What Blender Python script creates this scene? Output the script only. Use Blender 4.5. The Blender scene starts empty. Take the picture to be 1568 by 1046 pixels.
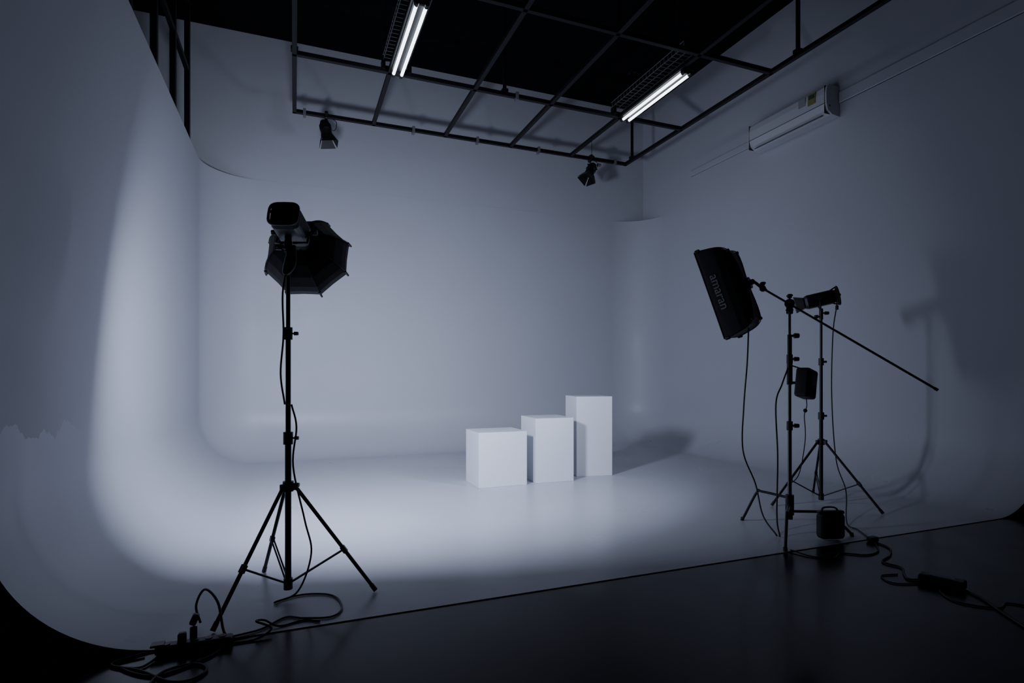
import bpy, math, random
from mathutils import Vector, Matrix
random.seed(4)
V=Vector
# ---------------------------------------------------------------- materials
def mat(name, col, rough=0.5, metal=0.0, noise=0.0, nscale=8.0, rvar=0.0, bump=0.0, bscale=60, emit=None, estr=0, ior=None):
    m=bpy.data.materials.new(name); m.use_nodes=True
    nt=m.node_tree; b=nt.nodes['Principled BSDF']
    b.inputs['Base Color'].default_value=(*col,1); b.inputs['Roughness'].default_value=rough
    b.inputs['Metallic'].default_value=metal
    if ior: b.inputs['IOR'].default_value=ior
    tc=nt.nodes.new('ShaderNodeTexCoord')
    n=nt.nodes.new('ShaderNodeTexNoise'); n.inputs['Scale'].default_value=nscale; n.inputs['Detail'].default_value=5
    nt.links.new(tc.outputs['Object'],n.inputs['Vector'])
    mr=nt.nodes.new('ShaderNodeMapRange'); mr.inputs[3].default_value=1-noise; mr.inputs[4].default_value=1+noise
    nt.links.new(n.outputs['Fac'],mr.inputs[0])
    vm=nt.nodes.new('ShaderNodeVectorMath'); vm.operation='SCALE'; vm.inputs[0].default_value=col
    nt.links.new(mr.outputs[0],vm.inputs['Scale']); nt.links.new(vm.outputs[0],b.inputs['Base Color'])
    if rvar:
        m2=nt.nodes.new('ShaderNodeMapRange'); m2.inputs[1].default_value=.3; m2.inputs[2].default_value=.7
        m2.inputs[3].default_value=rough-rvar; m2.inputs[4].default_value=rough+rvar
        nt.links.new(n.outputs['Fac'],m2.inputs[0]); nt.links.new(m2.outputs[0],b.inputs['Roughness'])
    if bump:
        n2=nt.nodes.new('ShaderNodeTexNoise'); n2.inputs['Scale'].default_value=bscale; n2.inputs['Detail'].default_value=3
        nt.links.new(tc.outputs['Object'],n2.inputs['Vector'])
        bp=nt.nodes.new('ShaderNodeBump'); bp.inputs['Strength'].default_value=bump; bp.inputs['Distance'].default_value=0.01
        nt.links.new(n2.outputs['Fac'],bp.inputs['Height']); nt.links.new(bp.outputs[0],b.inputs['Normal'])
    if emit:
        b.inputs['Emission Color'].default_value=(*emit,1); b.inputs['Emission Strength'].default_value=estr
    return m
WC=(0.49,0.50,0.54)
def cyc_material():
    m=mat('cyc_white_paint',WC,0.34,noise=0.025,nscale=1.3,rvar=0.08,bump=0.025,bscale=6)
    nt=m.node_tree; b=nt.nodes['Principled BSDF']
    src=b.inputs['Base Color'].links[0].from_socket; rsrc=b.inputs['Roughness'].links[0].from_socket
    g=nt.nodes.new('ShaderNodeNewGeometry'); s=nt.nodes.new('ShaderNodeSeparateXYZ')
    nt.links.new(g.outputs['Position'],s.inputs[0])
    def mth(op,a,bv):
        x=nt.nodes.new('ShaderNodeMath'); x.operation=op
        for i,q in enumerate((a,bv)):
            if isinstance(q,(int,float)): x.inputs[i].default_value=q
            else: nt.links.new(q,x.inputs[i])
        return x.outputs[0]
    # floor is trafficked satin, the walls are flatter
    rz=nt.nodes.new('ShaderNodeMapRange'); rz.inputs[1].default_value=.25; rz.inputs[2].default_value=.9; rz.inputs[3].default_value=0; rz.inputs[4].default_value=.20
    nt.links.new(s.outputs['Z'],rz.inputs[0]); nt.links.new(mth('ADD',rsrc,rz.outputs[0]),b.inputs['Roughness'])
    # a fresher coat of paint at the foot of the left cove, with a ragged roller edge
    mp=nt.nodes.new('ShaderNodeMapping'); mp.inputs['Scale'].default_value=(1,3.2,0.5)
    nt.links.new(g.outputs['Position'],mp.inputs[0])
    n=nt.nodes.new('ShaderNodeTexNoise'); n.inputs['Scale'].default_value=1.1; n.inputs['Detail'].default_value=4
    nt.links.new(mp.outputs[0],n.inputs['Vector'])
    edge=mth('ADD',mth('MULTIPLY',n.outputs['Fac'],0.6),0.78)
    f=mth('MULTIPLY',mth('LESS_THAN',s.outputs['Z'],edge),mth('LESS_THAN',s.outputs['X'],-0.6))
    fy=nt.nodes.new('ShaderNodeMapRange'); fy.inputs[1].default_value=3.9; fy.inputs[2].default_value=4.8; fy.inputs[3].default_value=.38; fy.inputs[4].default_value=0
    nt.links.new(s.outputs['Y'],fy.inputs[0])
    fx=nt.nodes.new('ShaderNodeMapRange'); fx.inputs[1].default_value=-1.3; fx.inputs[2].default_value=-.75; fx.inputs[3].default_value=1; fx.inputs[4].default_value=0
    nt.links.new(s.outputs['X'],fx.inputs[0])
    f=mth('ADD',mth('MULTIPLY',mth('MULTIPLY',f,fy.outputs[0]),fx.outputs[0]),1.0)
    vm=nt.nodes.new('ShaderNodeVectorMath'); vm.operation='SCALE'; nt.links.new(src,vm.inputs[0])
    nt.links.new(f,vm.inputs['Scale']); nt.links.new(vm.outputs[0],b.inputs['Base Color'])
    return m
M={}
M['cyc']=cyc_material()
M['wall']=mat('upper_wall_paint',WC,0.54,noise=0.025,nscale=1.3,rvar=0.05,bump=0.02,bscale=6)
M['greywall']=mat('grey_side_wall',(0.14,0.145,0.16),0.8,noise=0.05,nscale=2)
M['darkwall']=mat('dark_wall',(0.015,0.015,0.017),0.85,noise=0.1,nscale=2)
M['ceil']=mat('black_ceiling',(0.004,0.004,0.005),0.9,noise=0.1,nscale=3,ior=1.2)
M['floor']=mat('polished_dark_concrete',(0.008,0.008,0.009),0.20,noise=0.35,nscale=1.7,rvar=0.07,bump=0.02,bscale=20,ior=1.33)
M['black']=mat('black_plastic',(0.010,0.010,0.011),0.45,noise=0.1)
M['fabric']=mat('black_fabric',(0.008,0.008,0.009),0.6,noise=0.2,nscale=30,bump=0.25,bscale=14)
M['steel']=mat('black_steel',(0.006,0.006,0.007),0.5,noise=0.15,ior=1.35)
M['metal']=mat('dark_anodised_metal',(0.03,0.03,0.034),0.33,metal=0.7,noise=0.1)
M['chrome']=mat('chrome_stand_metal',(0.12,0.12,0.13),0.25,metal=0.9,noise=0.05)
M['grey']=mat('grey_lamp_housing',(0.14,0.14,0.15),0.45,noise=0.05)
M['screen']=mat('lamp_screen',(0.004,0.004,0.005),0.12)
M['diff']=mat('diffuser_fabric',(0.8,0.8,0.8),0.7,emit=(0.8,0.87,1.0),estr=2)
M['tube']=mat('led_tube',(0.9,0.9,0.9),0.4,emit=(0.80,0.87,1.0),estr=6)
M['ac']=mat('ac_white_plastic',(0.56,0.57,0.60),0.3,noise=0.02)
M['acdark']=mat('ac_vent_shadow_gap',(0.05,0.05,0.055),0.6)
M['sticker']=mat('energy_label',(0.24,0.22,0.08),0.5,noise=0.25,nscale=30)
M['stickerb']=mat('energy_label_band',(0.05,0.07,0.06),0.5)
M['plinth']=mat('plinth_white_paint',(0.68,0.69,0.73),0.42,noise=0.02,nscale=3,bump=0.03,bscale=25)
M['label']=mat('printed_grey',(0.30,0.30,0.32),0.6)
M['rubber']=mat('cable_rubber',(0.010,0.010,0.011),0.5,noise=0.1)

# ---------------------------------------------------------------- mesh builder
def frame(d,up=None):
    z=V(d).normalized()
    u=V(up) if up is not None else (V((0,0,1)) if abs(z.z)<0.95 else V((1,0,0)))
    x=u.cross(z).normalized(); y=z.cross(x)
    return Matrix((x,y,z)).transposed()
class B:
    def __init__(s,name,origin=(0,0,0)):
        s.n=name; s.o=V(origin); s.v=[]; s.f=[]; s.m=[]; s.sm=[]; s.mats=[]
    def mi(s,k):
        if k not in s.mats: s.mats.append(k)
        return s.mats.index(k)
    def add(s,vs,fs,k,smooth=False):
        o=len(s.v); s.v+= [V(a) for a in vs]; i=s.mi(k)
        for q in fs: s.f.append([o+t for t in q]); s.m.append(i); s.sm.append(smooth)
    def cyl(s,a,b,r,r2=None,k='black',seg=16,caps=True):
        a=V(a);b=V(b); r2=r if r2 is None else r2
        Fm=frame(b-a); vs=[]
        for p,rr in((a,r),(b,r2)):
            for i in range(seg):
                t=2*math.pi*i/seg; vs.append(p+Fm@V((rr*math.cos(t),rr*math.sin(t),0)))
        s.add(vs,[(i,(i+1)%seg,seg+(i+1)%seg,seg+i) for i in range(seg)],k,True)
        if caps:
            s.add(vs[:seg],[tuple(reversed(range(seg)))],k); s.add(vs[seg:],[tuple(range(seg))],k)
    def box(s,c,size,R=None,k='black',bev=0.0):
        c=V(c); R=R or Matrix.Identity(3)
        hx,hy,hz=[q/2 for q in size]; b=min(bev,hx*.9,hy*.9,hz*.9)
        if b<=0:
            vs=[c+R@V((x*hx,y*hy,z*hz)) for x in(-1,1) for y in(-1,1) for z in(-1,1)]
            s.add(vs,[(0,1,3,2),(4,6,7,5),(0,4,5,1),(2,3,7,6),(0,2,6,4),(1,5,7,3)],k); return
        def ring(dx,dy,z,rad):
            out=[]
            for (sx,sy,t0) in((1,1,0),(-1,1,90),(-1,-1,180),(1,-1,270)):
                for j in range(4):
                    t=math.radians(t0+30*j)
                    out.append(c+R@V((sx*(dx-rad)+rad*math.cos(t),sy*(dy-rad)+rad*math.sin(t),z)))
            return out
        rs=[ring(hx-b,hy-b,-hz,b*.5),ring(hx-b*.3,hy-b*.3,-hz+b*.3,b*.85),ring(hx,hy,-hz+b,b),ring(hx,hy,hz-b,b),ring(hx-b*.3,hy-b*.3,hz-b*.3,b*.85),ring(hx-b,hy-b,hz,b*.5)]
        n=16; vs=[p for r in rs for p in r]; fs=[]
        for q in range(5):
            for i in range(n): fs.append((q*n+i,q*n+(i+1)%n,(q+1)*n+(i+1)%n,(q+1)*n+i))
        fs.append(tuple(reversed(range(n)))); fs.append(tuple(range(5*n,6*n)))
        s.add(vs,fs,k)
    def tube(s,pts,r,k='rubber',seg=8,sub=8,spline=True):
        P=[V(p) for p in pts]
        if spline and len(P)>2:
            Q=[2*P[0]-P[1]]+P+[2*P[-1]-P[-2]]; out=[]
            for i in range(1,len(Q)-2):
                for j in range(sub):
                    t=j/sub; a,b,c,d=Q[i-1:i+3]
                    out.append(0.5*((2*b)+(c-a)*t+(2*a-5*b+4*c-d)*t*t+(3*b-a-3*c+d)*t**3))
            out.append(P[-1]); P=out
        vs=[]; x=None
        for i,p in enumerate(P):
            d=(P[min(i+1,len(P)-1)]-P[max(i-1,0)]).normalized()
            if x is None: x=frame(d)@V((1,0,0))
            x=(x-d*x.dot(d)).normalized(); y=d.cross(x)
            for j in range(seg):
                t=2*math.pi*j/seg; vs.append(p+x*(r*math.cos(t))+y*(r*math.sin(t)))
        fs=[(i*seg+j,i*seg+(j+1)%seg,(i+1)*seg+(j+1)%seg,(i+1)*seg+j) for i in range(len(P)-1) for j in range(seg)]
        fs+=[tuple(reversed(range(seg))),tuple(range((len(P)-1)*seg,len(P)*seg))]
        s.add(vs,fs,k,True)
    def ball(s,c,r,k='black',n=12):
        vs=[];fs=[]
        for i in range(n+1):
            a=math.pi*i/n
            for j in range(n): t=2*math.pi*j/n; vs.append(V(c)+V((r*math.sin(a)*math.cos(t),r*math.sin(a)*math.sin(t),r*math.cos(a))))
        for i in range(n):
            for j in range(n): fs.append((i*n+j,(i+1)*n+j,(i+1)*n+(j+1)%n,i*n+(j+1)%n))
        s.add(vs,fs,k,True)
    def knob(s,c,d,k='black',L=0.06,r=0.02):
        c=V(c);d=V(d).normalized()
        s.cyl(c,c+d*L*.6,r*.45,k='metal',seg=10)
        s.cyl(c+d*L*.5,c+d*L,r,r*.9,k=k,seg=8)
        s.box(c+d*L*.8,(r*3.2,r*.7,r*.8),frame(d),k,0.004)
    def done(s):
        me=bpy.data.meshes.new(s.n); me.from_pydata([tuple(p-s.o) for p in s.v],[],s.f)
        for k in s.mats: me.materials.append(M[k])
        for p,i,q in zip(me.polygons,s.m,s.sm): p.material_index=i; p.use_smooth=q
        me.update()
        ob=bpy.data.objects.new(s.n,me); ob.location=s.o; bpy.context.scene.collection.objects.link(ob); return ob

# ---------------------------------------------------------------- room
XL,XR,YB,YF=-1.40,7.36,10.65,3.39
R=0.80; rc=0.82; HC=4.83; ZC=7.36; ZF=-.006
def path_offset(o):
    pts=[]
    for i in range(13): pts.append((XL+o,YF+(YB-rc-YF)*i/12))
    for i in range(1,16):
        t=math.pi-math.pi/2*i/16; pts.append((XL+rc+(rc-o)*math.cos(t),YB-rc+(rc-o)*math.sin(t)))
    for i in range(17): pts.append((XL+rc+(XR-XL-2*rc)*i/16,YB-o))
    for i in range(1,16):
        t=math.pi/2-math.pi/2*i/16; pts.append((XR-rc+(rc-o)*math.cos(t),YB-rc+(rc-o)*math.sin(t)))
    for i in range(13): pts.append((XR-o,YB-rc-(YB-rc-YF)*i/12))
    return pts
cy=B('wall_cyclorama'); prof=[]; ptan=[]
NQ=24
for i in range(NQ+1):
    t=math.pi/2*i/NQ; prof.append((R*(1-math.sin(t)),R*(1-math.cos(t)))); ptan.append(t)
for z in (1.3,2,3,4,HC): prof.append((0,z)); ptan.append(math.pi/2)
pa,pb_=path_offset(0),path_offset(.1); inw=[V((b[0]-a[0],b[1]-a[1],0)).normalized() for a,b in zip(pa,pb_)]
vs=[]; nr=[]
for (o,z),t in zip(prof,ptan):
    p=path_offset(o); n=len(p); vs+=[(x,y,z) for x,y in p]
    nr+=[q*math.sin(t)+V((0,0,math.cos(t))) for q in inw]
fs=[(j*n+i,j*n+i+1,(j+1)*n+i+1,(j+1)*n+i) for j in range(len(prof)-1) for i in range(n-1)]
def facing(q):
    A,Bq,Cq=[V(vs[t]) for t in q[:3]]; return (Bq-A).cross(Cq-A).dot(nr[q[0]]+nr[q[2]])
if facing(fs[n*10])<0: fs=[tuple(reversed(q)) for q in fs]
cy.add(vs,fs,'cyc',True)
for (cx,sx) in((XL,1),(XR,-1)):
    arc=[]
    for i in range(17):
        t=math.pi/2*i/16; arc.append((cx+sx*(rc-rc*math.cos(t)),YB-rc+rc*math.sin(t),HC))
    cy.add([(cx,YB,HC)]+arc,[tuple(range(18))],'wall')
for sx,xw in((1,XL),(-1,XR)):
    pr=[(xw+sx*o,YF-0.002,z) for o,z in prof[:NQ+1]]
    cy.add(pr+[(xw-sx*0.12,YF-0.002,R),(xw-sx*0.12,YF-0.002,ZF),(xw+sx*R,YF-0.002,ZF)],[tuple(range(len(pr)+3))],'darkwall')
cyo=cy.done()
cyo.data.normals_split_custom_set_from_vertices([tuple(q) for q in nr]+[(0,0,0)]*(len(cyo.data.vertices)-len(nr)))
cf=B('floor_cyclorama',(0,0,0)); ring=vs[:n]; cf.add(ring,[tuple(reversed(range(n)))],'cyc')
cf.add([(XL+R,YF,0),(XR-R,YF,0),(XR-R,YF,ZF),(XL+R,YF,ZF)],[(0,3,2,1)],'cyc'); cf.done()

def slab(name,lo,hi,k):
    b=B(name,[(l+h)/2 for l,h in zip(lo,hi)]); b.box(b.o,[h-l for l,h in zip(lo,hi)],k=k); return b.done()
slab('floor',(-3.2,-4,-0.14),(8.2,YB+0.2,ZF),'floor')
slab('ceiling',(-3.2,-4,ZC),(8.2,YB+.2,ZC+.12),'ceil')
slab('wall_back',(-3.2,YB+.004,-0.02),(8.2,YB+.15,ZC),'wall')
wr=B('wall_right',(XR+.1,3,3.6))
wr.box((XR+.079,(YF+YB)/2,ZC/2),(.15,YB-YF,ZC),k='wall')
wr.box((XR+.079,(YF-4)/2-.01,ZC/2),(.15,YF+4-.02,ZC),k='darkwall'); wr.done()
wl=B('wall_left',(-3.1,3,3.6)); wl.box((-3.1,3.3,ZC/2),(.15,14.7,ZC),k='greywall'); wl.done()
slab('wall_cyclorama_backing',(XL-.14,YF,-0.02),(XL-.004,YB,HC-.002),'darkwall')
slab('wall_front',(-3.2,-4.12,-0.02),(8.2,-4,ZC),'darkwall')
# black steel glazing frame over the left wall
w=B('window_1',(XL-.07,7.5,HC))
x=XL-.07
for y in (4.1,5.18,6.22,7.28,8.33,9.36): w.box((x,y,(HC+ZC)/2),(.07,.08,ZC-HC),k='steel',bev=.004)
for z in (HC+.03,5.92,6.9): w.box((x,6.4,z),(.06,6.0,.06),k='steel',bev=.004)
w.done()
# refrigerant trunking along right wall
t=B('trim_1',(XR,7,5.45))
def trunk(y0,y1,z,d=.035,hh=.13):
    t.box((XR+.004-d/2,(y0+y1)/2,z),(d,y1-y0,hh),k='wall',bev=.03)
trunk(YF+.02,5.755,5.44,.034,.17); trunk(7.245,9.0,5.42,.026,.12)
t.done()

# ---------------------------------------------------------------- AC
ac=B('wall_air_conditioner',(XR,6.5,5.35))
pf=[(0,5.60),(.20,5.61),(.25,5.57),(.265,5.48),(.262,5.33),(.235,5.24),(.15,5.185),(0,5.17)]
y0,y1=5.76,7.24
def ext(pf,ya,yb,k,off=0):
    a=[(XR-.002-p[0],ya,p[1]) for p in pf]; b=[(XR-.002-p[0],yb,p[1]) for p in pf]; nn=len(pf)
    ac.add(a+b,[(i,(i+1)%nn,nn+(i+1)%nn,nn+i) for i in range(nn)]+[tuple(reversed(range(nn))),tuple(range(nn,2*nn))],k)
ext(pf,y0,y1,'ac')
ac.box((XR-.195,6.5,5.206),(.10,1.25,.012),Matrix.Rotation(math.radians(-31),3,'Y'),'acdark')
ac.box((XR-.198,6.5,5.200),(.075,1.22,.012),Matrix.Rotation(math.radians(-28),3,'Y'),'ac',.003)
ac.box((XR-.268,6.5,5.335),(.006,1.44,.006),k='acdark')
for yy in (y0+.03,y1-.03): ac.box((XR-.14,yy,5.39),(.262,.004,.40),k='acdark')
ac.box((XR-.27,6.0,5.49),(.006,.13,.17),k='sticker'); ac.box((XR-.274,6.0,5.52),(.006,.10,.06),k='stickerb')
ac.box((XR-.27,6.17,5.50),(.006,.12,.12),k='label')
ac.box((XR-.2,5.757,5.3),(.02,.006,.02),k='acdark')
ac.done()

# ---------------------------------------------------------------- ceiling pipe grid
g=B('ceiling_pipe_grid',(3,7,5.63)); ZG=5.63; rows=[9.5,7.78,5.86,4.0,2.2]; cols=[i*1.232 for i in range(6)]
for y in rows: g.box((3.08,y,ZG),(6.16+.06,.06,.06),k='steel',bev=.006)
for xx in cols: g.box((xx,5.85,ZG),(.06,7.3+.06,.06),k='steel',bev=.006)
for (xx,yy) in ((0,7.78),(0,4.0),(2.93,7.78),(6.16,9.27),(6.16,5.42),(6.16,2.2),(3.7,5.86),(1.23,4.0),(4.93,4.0)):
    g.cyl((xx,yy,ZG),(xx,yy,ZC),.028,k='steel',seg=12)
    g.box((xx,yy,ZC-.01),(.14,.14,.02),k='steel')
    g.box((xx,yy,ZG+.05),(.09,.09,.05),k='steel',bev=.005)
for (xx,yy) in ((1.9,9.5),(3.05,9.5),(4.25,9.5),(3.12,7.78),(.15,9.5),(5.9,9.5)):
    g.box((xx,yy-.01,ZG-.01),(.045,.09,.12),k='grey',bev=.004)
g.done()

# ---------------------------------------------------------------- tube lights with wire tray
def tubelight(xc,ya,yb):
    b=B('ceiling_tube_light',(xc,(ya+yb)/2,5.6))
    for dx in (-.055,.055):
        b.cyl((xc+dx,ya,5.555),(xc+dx,yb,5.555),.020,k='tube',seg=12)
        for yy in (ya,yb): b.cyl((xc+dx,yy-.03,5.555),(xc+dx,yy+.03,5.555),.024,k='black',seg=16)
    b.box((xc,(ya+yb)/2,5.615),(.18,yb-ya+.08,.05),k='steel',bev=.006)
    for yy in (ya+.01,yb-.01): b.box((xc,yy,5.585),(.17,.03,.06),k='steel')
    xs=[xc-.17,xc-.06,xc+.06,xc+.17]; t0,t1=ya-.15,yb+.15
    for q in xs: b.cyl((q,t0,5.80),(q,t1,5.80),.006,k='grey',seg=6)
    for q in (xs[0],xs[-1]): b.cyl((q,t0,5.88),(q,t1,5.88),.006,k='grey',seg=6)
    yy=t0
    while yy<=t1+.001:
        b.tube([(xs[0],yy,5.88),(xs[0],yy,5.80),(xs[-1],yy,5.80),(xs[-1],yy,5.88)],.0045,k='grey',seg=6,spline=False); yy+=.085
    for q in (t0+.2,t1-.2):
        b.cyl((xc,q,5.64),(xc,q,5.80),.006,k='metal',seg=6); b.cyl((xc-.17,q,5.88),(xc-.17,q,ZC),.005,k='metal',seg=6)
    for q in (-.2,.2): b.box((xc+q*.9,7.78,5.70),(.05,.10,.13),k='steel',bev=.005)
    b.box((xc,7.80,5.68),(.3,.05,.05),k='steel')
    return b.done()
tubelight(1.32,6.12,7.70); tubelight(5.0,6.20,7.72)

# ---------------------------------------------------------------- grid spotlights
def spot(xc,d,wire=False):
    b=B('hanging_spotlight',(xc,9.5,5.6)); d=V(d).normalized()
    b.box((xc,9.5,5.63),(.05,.13,.12),k='black',bev=.01); b.knob((xc,9.44,5.63),(0,-1,0))
    b.cyl((xc,9.5,5.57),(xc,9.5,5.50),.012,k='black')
    c=V((xc,9.5,5.38)); Fm=frame(d); sx=Fm@V((1,0,0))
    b.tube([V((xc,9.5,5.51))-sx*.03,c-sx*.10+V((0,0,.10)),c-sx*.105,],.010,k='black',spline=False)
    b.tube([V((xc,9.5,5.51))+sx*.03,c+sx*.10+V((0,0,.10)),c+sx*.105],.010,k='black',spline=False)
    b.box((xc,9.5,5.51),(.12,.03,.02),k='black')
    b.knob(c+sx*.10,sx); b.knob(c-sx*.10,-sx)
    b.cyl(c-d*.12,c+d*.06,.085,.09,k='black'); b.cyl(c-d*.17,c-d*.12,.065,.08,k='black')
    for q in range(3): b.cyl(c-d*(.10-q*.03),c-d*(.09-q*.03),.095,k='steel')
    b.cyl(c+d*.06,c+d*.08,.095,k='steel')
    for i in range(4):
        a=math.pi/2*i; u=Fm@V((math.cos(a),math.sin(a),0)); v=Fm@V((-math.sin(a),math.cos(a),0))
        p0=c+d*.08+u*.08; p1=c+d*.22+u*.14
        vv=[p0-v*.07,p0+v*.07,p1+v*.12,p1-v*.12]; vv+= [q+u*.004 for q in vv]
        b.add(vv,[(0,1,2,3),(7,6,5,4),(0,4,5,1),(1,5,6,2),(2,6,7,3),(3,7,4,0)],'black')
    b.tube([(xc+.05,9.5,5.62),(xc+.16,9.5,5.55),(xc+.12,9.52,5.42),c-d*.14],.006)
    if wire: b.cyl((xc+.03,9.5,5.66),(xc+.03,9.5,6.0),.005,k='metal',seg=6); b.box((xc+.22,9.55,5.55),(.08,.06,.05),k='grey',bev=.01)
    return b.done()
spot(.48,(.18,-.1,-1)); spot(5.36,(-.45,-.15,-.8),True)

# ---------------------------------------------------------------- plinths
def plinth(x,y,w,d,h,rot):
    b=B('display_plinth',(x,y,0)); Rm=Matrix.Rotation(math.radians(rot),3,'Z')
    b.box(V((x,y,0))+Rm@V((w/2,d/2,h/2)),(w,d,h),Rm,'plinth',.004)
    return b.done()
plinth(2.164,6.67,.66,.56,.70,0)
plinth(2.965,6.71,.55,.58,.855,-3)
plinth(3.69,6.93,.535,.50,1.125,-9)

# ---------------------------------------------------------------- light stands
def tripod(b,base,feet,collar,sections,lr=.55,kp='metal'):
    bx,by=base; P=lambda z:V((bx,by,z))
    zb=.07
    r0=.020
    b.cyl(P(zb),P(sections[0]),r0,k=kp)
    zz=sections[0]; r=r0
    for q in sections[1:]:
        r*=.82; b.cyl(P(zz-.02),P(q),r,k=kp)
        b.cyl(P(zz-.06),P(zz+.02),r*1.25+.010,k='black'); b.knob(P(zz-.02)+V((r,0,0)),V((.94,-.35,0)),L=.05,r=.013); zz=q
    b.cyl(P(collar-.03),P(collar+.035),.034,k='black'); b.knob(P(collar)+V((.02,0,.01)),V((.94,-.35,0)),L=.05,r=.015)
    b.cyl(P(zb-.02),P(zb+.05),.028,k='black')
    for a in feet:
        u=V((math.cos(math.radians(a)),math.sin(math.radians(a)),0)); s=V((-u.y,u.x,0))
        top=P(collar)+u*.045; ft=P(.012)+u*lr
        b.box(P(collar)+u*.035,(.05,.03,.045),frame(V((0,0,1)),s),'black',.004)
        b.cyl(top,ft,.0125,k=kp,seg=12)
        dl=(ft-top).normalized(); b.cyl(ft-dl*.05,ft,.015,.016,k='rubber',seg=12)
        m=top.lerp(ft,.60); b.box(m,(.03,.03,.05),frame(dl),'black',.004)
        for q in(-1,1): b.cyl(m+s*.008*q,P(zb+.03)+u*.028+s*.008*q,.006,k=kp,seg=8)

def lamp_head(b,c,d,L=.30,wd=.2,ht=.165,k='grey'):
    c=V(c); d=V(d).normalized(); Fm=frame(d)
    X=Fm@V((1,0,0)); Y=Fm@V((0,1,0))
    b.box(c,(wd,ht,L),Fm,k,.035)
    b.box(c-d*(L/2+.004),(wd*.94,ht*.94,.03),Fm,'black',.02)
    b.box(c-d*(L/2+.020),(wd*.55,ht*.5,.006),Fm,'screen')
    b.cyl(c-d*(L/2+.02)+X*wd*.34,c-d*(L/2+.04)+X*wd*.34,.014,k='black')
    for i in range(9):
        q=c+d*(-L*.32+i*L*.07)
        for s in (-1,1): b.box(q+X*s*wd*.5,(.004,ht*.6,.007),Fm,'black')
    b.cyl(c+d*L*.48,c+d*(L*.5+.04),ht*.42,ht*.48,k='black',seg=24)
    return X,Y
# --- left light: octabox on stand, aimed into the set
bx,by=-.038,3.892
s1=B('octagonal_softbox_light',(bx,by,0))
tripod(s1,(bx,by),(225.6,-13.4,107.6),.715,[1.05,1.73,2.30],lr=.555)
ang=math.radians(70.7); tl=math.radians(19)
ax=V((math.cos(ang)*math.cos(tl),math.sin(ang)*math.cos(tl),-math.sin(tl)))
hc=V((bx+.02,by+.04,2.41))
X,Y=lamp_head(s1,hc,ax,L=.27,wd=.18,ht=.155)
gp=[]
for i in range(24):
    t=2*math.pi*i/24; ct,st=math.cos(t),math.sin(t)
    gp.append(hc-ax*.152+X*.092*math.copysign(abs(ct)**.5,ct)+Y*.078*math.copysign(abs(st)**.5,st))
s1.tube(gp+[gp[0]],.009,k='grey',spline=False)
for q in (-1,1): s1.tube([hc+X*q*.098+ax*.06,hc+X*q*.102+V((0,0,-.10)),V((bx,by,2.30))+X*q*.03],.009,k='black',spline=False); s1.knob(hc+X*q*.09+ax*.06,X*q)
s1.cyl((bx,by,2.24),(bx,by,2.34),.022,k='black'); s1.box((bx,by,2.28),(.05,.06,.06),k='black',bev=.008); s1.knob((bx,by,2.27),X,L=.08)
s1.tube([(bx,by-.01,2.2),(bx-.015,by-.03,2.1),(bx+.03,by-.03,2.16),(bx+.03,by,2.28)],.02,k='black')
oc=V((.085,4.313,2.30)); Fm=frame(ax)
def ring(z,r,n=16,scal=.985):
    out=[]
    for i in range(n):
        t=2*math.pi*i/n+math.radians(22.5); rr=r if i%2==0 else r*math.cos(math.pi/8)*scal
        out.append(oc+Fm@V((rr*math.cos(t),rr*math.sin(t),z)))
    return out
prf=[(-.27,.065),(-.235,.12),(-.18,.19),(-.11,.25),(-.04,.290),(0.0,.305),(.045,.305)]
rs=[ring(z,r) for z,r in prf]; vs=[p for q in rs for p in q]; N=16
s1.add(vs,[(j*N+i,j*N+(i+1)%N,(j+1)*N+(i+1)%N,(j+1)*N+i) for j in range(len(rs)-1) for i in range(N)],'fabric')
dz=ring(-.005,.292); s1.add(dz,[tuple(range(16))],'diff')
s1.cyl(oc-ax*.285,oc-ax*.262,.085,k='metal',seg=24); s1.cyl(hc+ax*.13,oc-ax*.27,.062,k='black',seg=24)
for i in range(0,16,2):
    t=2*math.pi*i/16+math.radians(22.5); P=[oc+Fm@V((r*1.01*math.cos(t),r*1.01*math.sin(t),z)) for z,r in prf]
    s1.tube(P,.004,k='black',sub=3); tip=P[-1]; rad=(Fm@V((math.cos(t),math.sin(t),0)))
    s1.cyl(P[-2],tip+rad*.012+ax*.008,.009,.007,k='black',seg=8)
s1.tube([(bx+.03,by,2.28),(bx-.03,by-.03,2.0),(bx-.028,by-.02,1.7),(bx-.045,by-.02,1.45),(bx-.02,by-.02,1.25)],.006)
s1.tube([(bx+.02,by-.02,1.25),(bx+.05,by-.03,1.1),(bx+.03,by-.03,.85),(bx+.10,by-.05,.5),(bx+.14,by-.05,.28),(bx+.06,by-.06,.05),(bx-.08,by-.10,.012)],.006)
o1=s1.done()
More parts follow.
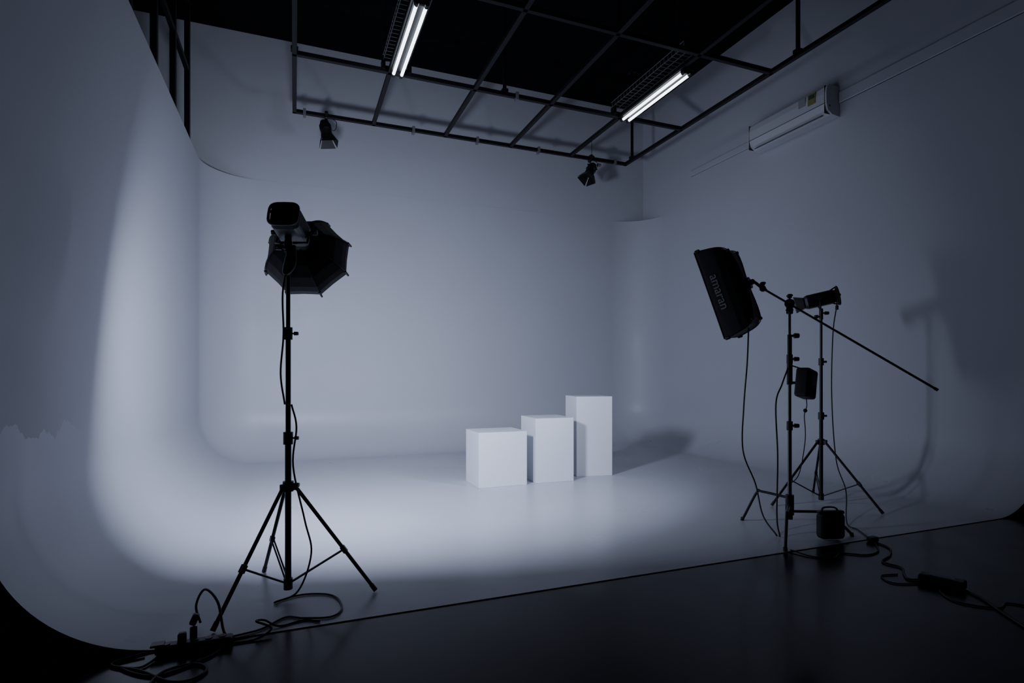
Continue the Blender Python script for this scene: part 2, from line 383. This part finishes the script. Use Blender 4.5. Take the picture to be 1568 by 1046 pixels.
# --- C-stand with boom and rectangular softbox
px,py=4.153,3.743
s2=B('boom_softbox_light',(px,py,0))
P=lambda z:V((px,py,z))
s2.cyl(P(.16),P(1.0),.0175,k='chrome'); s2.cyl(P(.98),P(1.6),.014,k='chrome'); s2.cyl(P(1.58),P(2.05),.011,k='chrome')
for z in (1.0,1.6): s2.cyl(P(z-.06),P(z+.02),.026,k='black'); s2.knob(P(z-.02),V((.9,-.4,0)),L=.08)
s2.cyl(P(1.35),P(1.55),.024,k='black')
s2.cyl(P(1.62),P(1.80),.019,k='black')
s2.knob(P(1.79),V((.9,-.4,0)),L=.08,r=.024)
s2.cyl(P(.14),P(.36),.026,k='metal')
for a,zc in ((93.6,.33),(218.6,.27),(333.6,.21)):
    u=V((math.cos(math.radians(a)),math.sin(math.radians(a)),0))
    s2.cyl(P(zc-.03),P(zc+.03),.036,k='metal')
    s2.tube([P(zc),P(zc)+u*.30,P(zc-.02)+u*.36,P(.03)+u*.52,P(.012)+u*.535],.0125,k='metal',sub=5)
    s2.cyl(P(.0)+u*.535,P(.03)+u*.53,.017,k='rubber')
piv=V((px,py,2.075)); rear=V((4.858,2.94,1.32)); bd=(piv-rear).normalized(); front=piv+bd*.27
s2.cyl(rear,front,.0095,k='metal'); s2.cyl(rear-bd*.01,rear+bd*.02,.012,k='rubber')
side=bd.cross(V((0,0,1))).normalized()
s2.cyl(piv-side*.04,piv+side*.05,.036,k='black'); s2.cyl(piv-side*.045,piv-side*.055,.042,k='metal'); s2.knob(piv+side*.05,side,L=.09,r=.024)
s2.box(piv-V((0,0,.05)),(.045,.045,.08),k='black',bev=.008); s2.knob(piv-V((0,0,.06)),-side,L=.07)
s2.knob(piv+V((0,0,.02)),V((0,0,1)),L=.07)
s2.cyl(front-side*.02,front+side*.03,.028,k='black'); s2.knob(front+side*.02,side,L=.07); s2.knob(front,V((0,0,1)),L=.06)
# rectangular softbox: a = aim, h = long side, wv = short side (towards the room entrance)
C=V((3.774,4.213,2.20)); a=V((-.479,.832,-.3)).normalized(); h=V((-.230,.208,.95)); h=(h-a*h.dot(a)).normalized(); wv=h.cross(a)
def rr(z,hw,hh,puff=0.0,n=6):
    pts=[]; cs=[(1,1),(-1,1),(-1,-1),(1,-1)]
    for i in range(4):
        p=cs[i];q=cs[(i+1)%4]
        for j in range(n):
            t=j/n; x=p[0]+(q[0]-p[0])*t; y=p[1]+(q[1]-p[1])*t; bl=1-puff*math.sin(math.pi*t)
            pts.append(C+wv*(x*hw*(bl if abs(p[0]-q[0])<.1 else 1))+h*(y*hh*(bl if abs(p[1]-q[1])<.1 else 1))+a*z)
    return pts
W2,H2=.205,.425
lev=[(-.27,.05,.08,0),(-.265,.10,.22,0),(-.245,.15,.33,.02),(-.20,.178,.375,.02),(-.13,.195,.40,.02),(0.0,W2,H2,.015),(.03,W2,H2,.01)]
vs=[]
for L_ in lev: vs+=rr(*L_)
N=24
s2.add(vs,[(j*N+i,j*N+(i+1)%N,(j+1)*N+(i+1)%N,(j+1)*N+i) for j in range(len(lev)-1) for i in range(N)],'fabric')
s2.add(rr(.01,W2-.006,H2-.006,.015),[tuple(range(N))],'diff')
s2.add(rr(*lev[0]),[tuple(range(N))],'fabric')
q=rr(.03,W2+.001,H2+.001,.012); s2.tube(q+[q[0]],.006,k='black',spline=False)
for x_,y_ in ((1,1),(-1,1),(-1,-1),(1,-1)):
    Q=[C+wv*x_*l[1]*1.005+h*y_*l[2]*1.005+a*l[0] for l in lev[:6]]; s2.tube(Q,.005,k='metal',sub=4)
    s2.box(Q[-1],(.03,.03,.05),frame(a),'black',.01); s2.box(Q[2],(.03,.03,.03),frame(a),'black',.01)
bk=C-a*.27; s2.cyl(bk,bk-a*.03,.055,k='black',seg=20)
s2.tube([bk-a*.02,bk-a*.05+V((.01,0,.0)),front],.014,k='black'); s2.ball(bk-a*.045,.026)
s2.tube([C-h*.39-a*.15,V((3.98,4.07,1.55)),V((3.93,4.06,1.15)),V((3.91,4.05,.73)),V((4.02,4.01,.42)),V((4.0,3.9,.15)),V((3.99,3.73,.008))],.007)
s2.tube([P(1.5)+V((-.02,0,0)),V((4.09,3.77,1.35)),V((4.037,3.788,1.17)),V((4.05,3.78,.70)),V((4.03,3.77,.17)),V((3.99,3.70,.008))],.007)
hb=V((4.245,3.65,1.36)); Rb=Matrix.Rotation(math.radians(18),3,'Z')@Matrix.Rotation(math.radians(12),3,'Y')
s2.box(hb,(.19,.12,.26),Rb,'black',.02); s2.box(hb+Rb@V((0,-.062,.03)),(.12,.006,.10),Rb,'screen')
for q in range(5): s2.box(hb+Rb@V((.03*(q-2),-.063,-.07)),(.01,.006,.05),Rb,'grey')
s2.tube([hb+V((0,0,.12)),P(1.53),P(1.56)],.006); s2.cyl(P(1.37)-V((.02,0,0)),hb,.012,k='black')
s2.tube([hb-V((0,0,.12)),hb+V((.01,0,-.2)),hb+V((-.02,0,-.28)),hb+V((-.01,0,-.5)),hb+V((-.06,.02,-.8)),P(.45)],.004)
s2.ball(hb+V((-.01,0,-.24)),.018)
o2=s2.done()
tx=bpy.data.curves.new('softbox_logo','FONT'); tx.body='amaran'; tx.size=.115; tx.align_x='CENTER'; tx.align_y='CENTER'; tx.extrude=.0005; tx.materials.append(M['label'])
to=bpy.data.objects.new('softbox_logo',tx); bpy.context.scene.collection.objects.link(to)
e1=((wv*W2)-(wv*.195-a*.13)).normalized(); nn=h.cross(e1); nn=nn if nn.dot(wv)>0 else -nn
tu=-h; yv=nn.cross(tu)
pc=C+wv*.200-a*.065+nn*.006
to.matrix_world=Matrix.Translation(pc)@Matrix((tu,yv,nn)).transposed().to_4x4()
to.parent=o2; to.matrix_parent_inverse=Matrix.Translation(o2.location).inverted()
# --- bare lamp head on stand at right
qx,qy=5.441,4.483
s3=B('studio_lamp_on_stand',(qx,qy,0))
tripod(s3,(qx,qy),(-72.4,167.6,47.6),.69,[1.0,1.6,2.12],lr=.60)
an=math.radians(134.6); d3=V((math.cos(an)*.97,math.sin(an)*.97,-.2)).normalized(); hc3=V((qx-.01,qy+.01,2.27))
X3,Y3=lamp_head(s3,hc3,d3,L=.32,wd=.15,ht=.15,k='black')
gp=[]
for i in range(24):
    t=2*math.pi*i/24; gp.append(hc3-d3*.18+X3*.085*math.cos(t)+Y3*.10*math.sin(t))
s3.tube(gp+[gp[0]],.010,k='black',spline=False)
for q in (0,6,12,18): s3.cyl(gp[q],hc3-d3*.12+(gp[q]-(hc3-d3*.18))*.75,.008,k='black',seg=8)
s3.cyl(hc3+d3*.15,hc3+d3*.25,.06,.095,k='grey',seg=24,caps=False); s3.cyl(hc3+d3*.17,hc3+d3*.175,.055,k='label',seg=20)
for q in (-1,1): s3.tube([hc3+X3*q*.08,hc3+X3*q*.085-V((0,0,.08)),V((qx,qy,2.15))],.008,k='black',spline=False); s3.knob(hc3+X3*q*.07,X3*q)
s3.cyl((qx,qy,2.05),(qx,qy,2.17),.02,k='black'); s3.knob((qx,qy,2.12),(.9,-.4,0),L=.08); s3.knob((qx,qy,2.08),(-.9,.4,0),L=.07)
s3.tube([hc3-d3*.14,hc3-d3*.17-V((0,0,.08)),(qx+.12,qy-.05,1.9),(qx+.10,qy-.05,1.2),(qx+.13,qy-.08,.5),(qx+.06,qy-.25,.2),(4.95,3.80,.02),(4.85,3.62,.008),(4.68,3.37,.008)],.006)
s3.box(hc3-d3*.17-V((0,0,.13)),(.025,.025,.05),k='black',bev=.005)
o3=s3.done()
sb=B('sandbag',(4.36,3.5,0))
Rs=Matrix.Rotation(math.radians(-18),3,'Z')
sb.box((4.36,3.50,.122),(.22,.10,.225),Rs,'fabric',.03); sb.box((4.36,3.50,.24),(.23,.05,.03),Rs,'black',.01)
sb.tube([(4.28,3.52,.23),(4.31,3.53,.275),(4.41,3.50,.275),(4.44,3.48,.23)],.008,k='black'); sb.done()

# ---------------------------------------------------------------- floor cables, power strips
lc=B('floor_power_cable',(0,3.5,0))
def L(pts,r=.006): lc.tube([(p[0],p[1],(r+.001)+(p[2] if len(p)>2 else 0)-(0 if p[1]>YF-.06 else .006)) for p in pts],r)
L([(-.12,3.80),(-.02,3.86),(.08,3.87),(.2,3.82),(.26,3.72),(.27,3.55),(.2,3.46),(.05,3.50),(-.05,3.55),(-.174,3.437),(-.3,3.40),(-.42,3.37)])
L([(.138,3.42),(.05,3.47),(-.08,3.44),(-.16,3.48,.03),(-.2,3.43,.05),(-.12,3.38,.02),(-.2,3.33),(-.34,3.33)])
L([(-.50,3.60,.02),(-.53,3.66,.10),(-.48,3.62,.20),(-.40,3.50,.16),(-.36,3.42,.02),(-.30,3.36)],.007)
L([(-.72,3.36),(-.85,3.30),(-.70,3.18),(-.55,3.02),(-.45,3.0),(-.40,3.08),(-.47,3.16),(-.60,3.12),(-.62,2.95),(-.5,2.7)],.007)
L([(-.62,3.36),(-.7,3.22),(-.8,3.25),(-.62,3.10),(-.42,3.2),(-.35,3.30)],.006)
lc.done()
ps=B('power_strip',(-.47,3.36,0)); Rp=Matrix.Rotation(math.radians(-2),3,'Z')
ps.box((-.49,3.345,.020),(.36,.065,.045),Rp,'black',.01)
for i in range(5): ps.cyl((-.62+i*.065,3.345,.042),(-.62+i*.065,3.345,.046),.018,k='grey')
ps.box((-.55,3.35,.06),(.04,.04,.06),k='black',bev=.01); ps.cyl((-.5,3.37,.03),(-.5,3.37,.10),.018,k='black')
ps.box((-.5,3.40,.13),(.035,.04,.06),Matrix.Rotation(.4,3,'Y'),'black',.01); ps.box((-.66,3.35,.045),(.06,.05,.012),k='grey')
ps.done()
rcab=B('floor_power_cable',(4.3,3,0)); lc=rcab
L([(3.78,3.40),(3.82,3.22),(3.95,3.14),(4.10,3.20),(4.25,3.10),(4.42,3.12),(4.55,3.22),(4.66,3.33)])
L([(4.66,3.33),(4.60,3.15),(4.42,3.02),(4.216,2.94),(4.22,2.80),(4.10,2.70),(4.03,2.62),(4.12,2.58)],.007)
L([(4.18,2.36),(4.12,2.22),(4.01,2.07),(3.89,1.89),(3.7,1.6)],.007)
L([(4.10,2.42),(4.0,2.40),(3.92,2.25),(4.05,2.1),(4.2,2.12),(4.25,1.98),(4.0,1.8)],.005)
L([(4.06,2.72),(3.92,2.74),(3.86,2.62),(4.0,2.55),(4.10,2.56)],.005)
rcab.done()
pb=B('power_brick',(4.15,2.47,0)); Rk=Matrix.Rotation(math.radians(-68),3,'Z')
pb.box((4.145,2.475,.025),(.26,.10,.06),Rk,'black',.012); pb.box((4.145,2.475,.056),(.14,.06,.002),Rk,'metal'); pb.done()
pb=B('cable_connector',(4.66,3.33,0)); pb.box((4.66,3.335,.018),(.09,.06,.045),k='black',bev=.012); pb.done()

# ---------------------------------------------------------------- lights
def area(name,loc,d,power,size,shape='DISK',size2=None,par=None,spread=180,col=(.71,.785,1.0),up=None):
    l=bpy.data.lights.new(name,'AREA'); l.energy=power; l.shape=shape; l.size=size
    if size2: l.size_y=size2
    l.color=col; l.spread=math.radians(spread)
    o=bpy.data.objects.new(name,l); bpy.context.scene.collection.objects.link(o)
    o.matrix_world=Matrix.Translation(loc)@frame(-V(d),up).to_4x4()
    if par: 
        o.parent=par; o.matrix_parent_inverse=Matrix.Translation(par.location).inverted()
    return o
area('octabox_lamp',oc+ax*.0,ax,195,.54,par=o1,spread=155)
area('softbox_lamp',C+a*.015,a,32,.37,'RECTANGLE',.78,par=o2,spread=130,up=h)

wd=bpy.data.worlds.new('World'); bpy.context.scene.world=wd; wd.use_nodes=True
wd.node_tree.nodes['Background'].inputs[0].default_value=(.02,.025,.04,1)
# ---------------------------------------------------------------- camera
cam=bpy.data.cameras.new('camera'); co=bpy.data.objects.new('camera',cam); bpy.context.scene.collection.objects.link(co)
co.location=(0,0,1.45); co.rotation_euler=(math.radians(90),0,math.radians(-21.4))
cam.sensor_width=36; cam.lens=36*850/1568; cam.shift_y=(572-523)/1568; cam.clip_start=.05
bpy.context.scene.camera=co
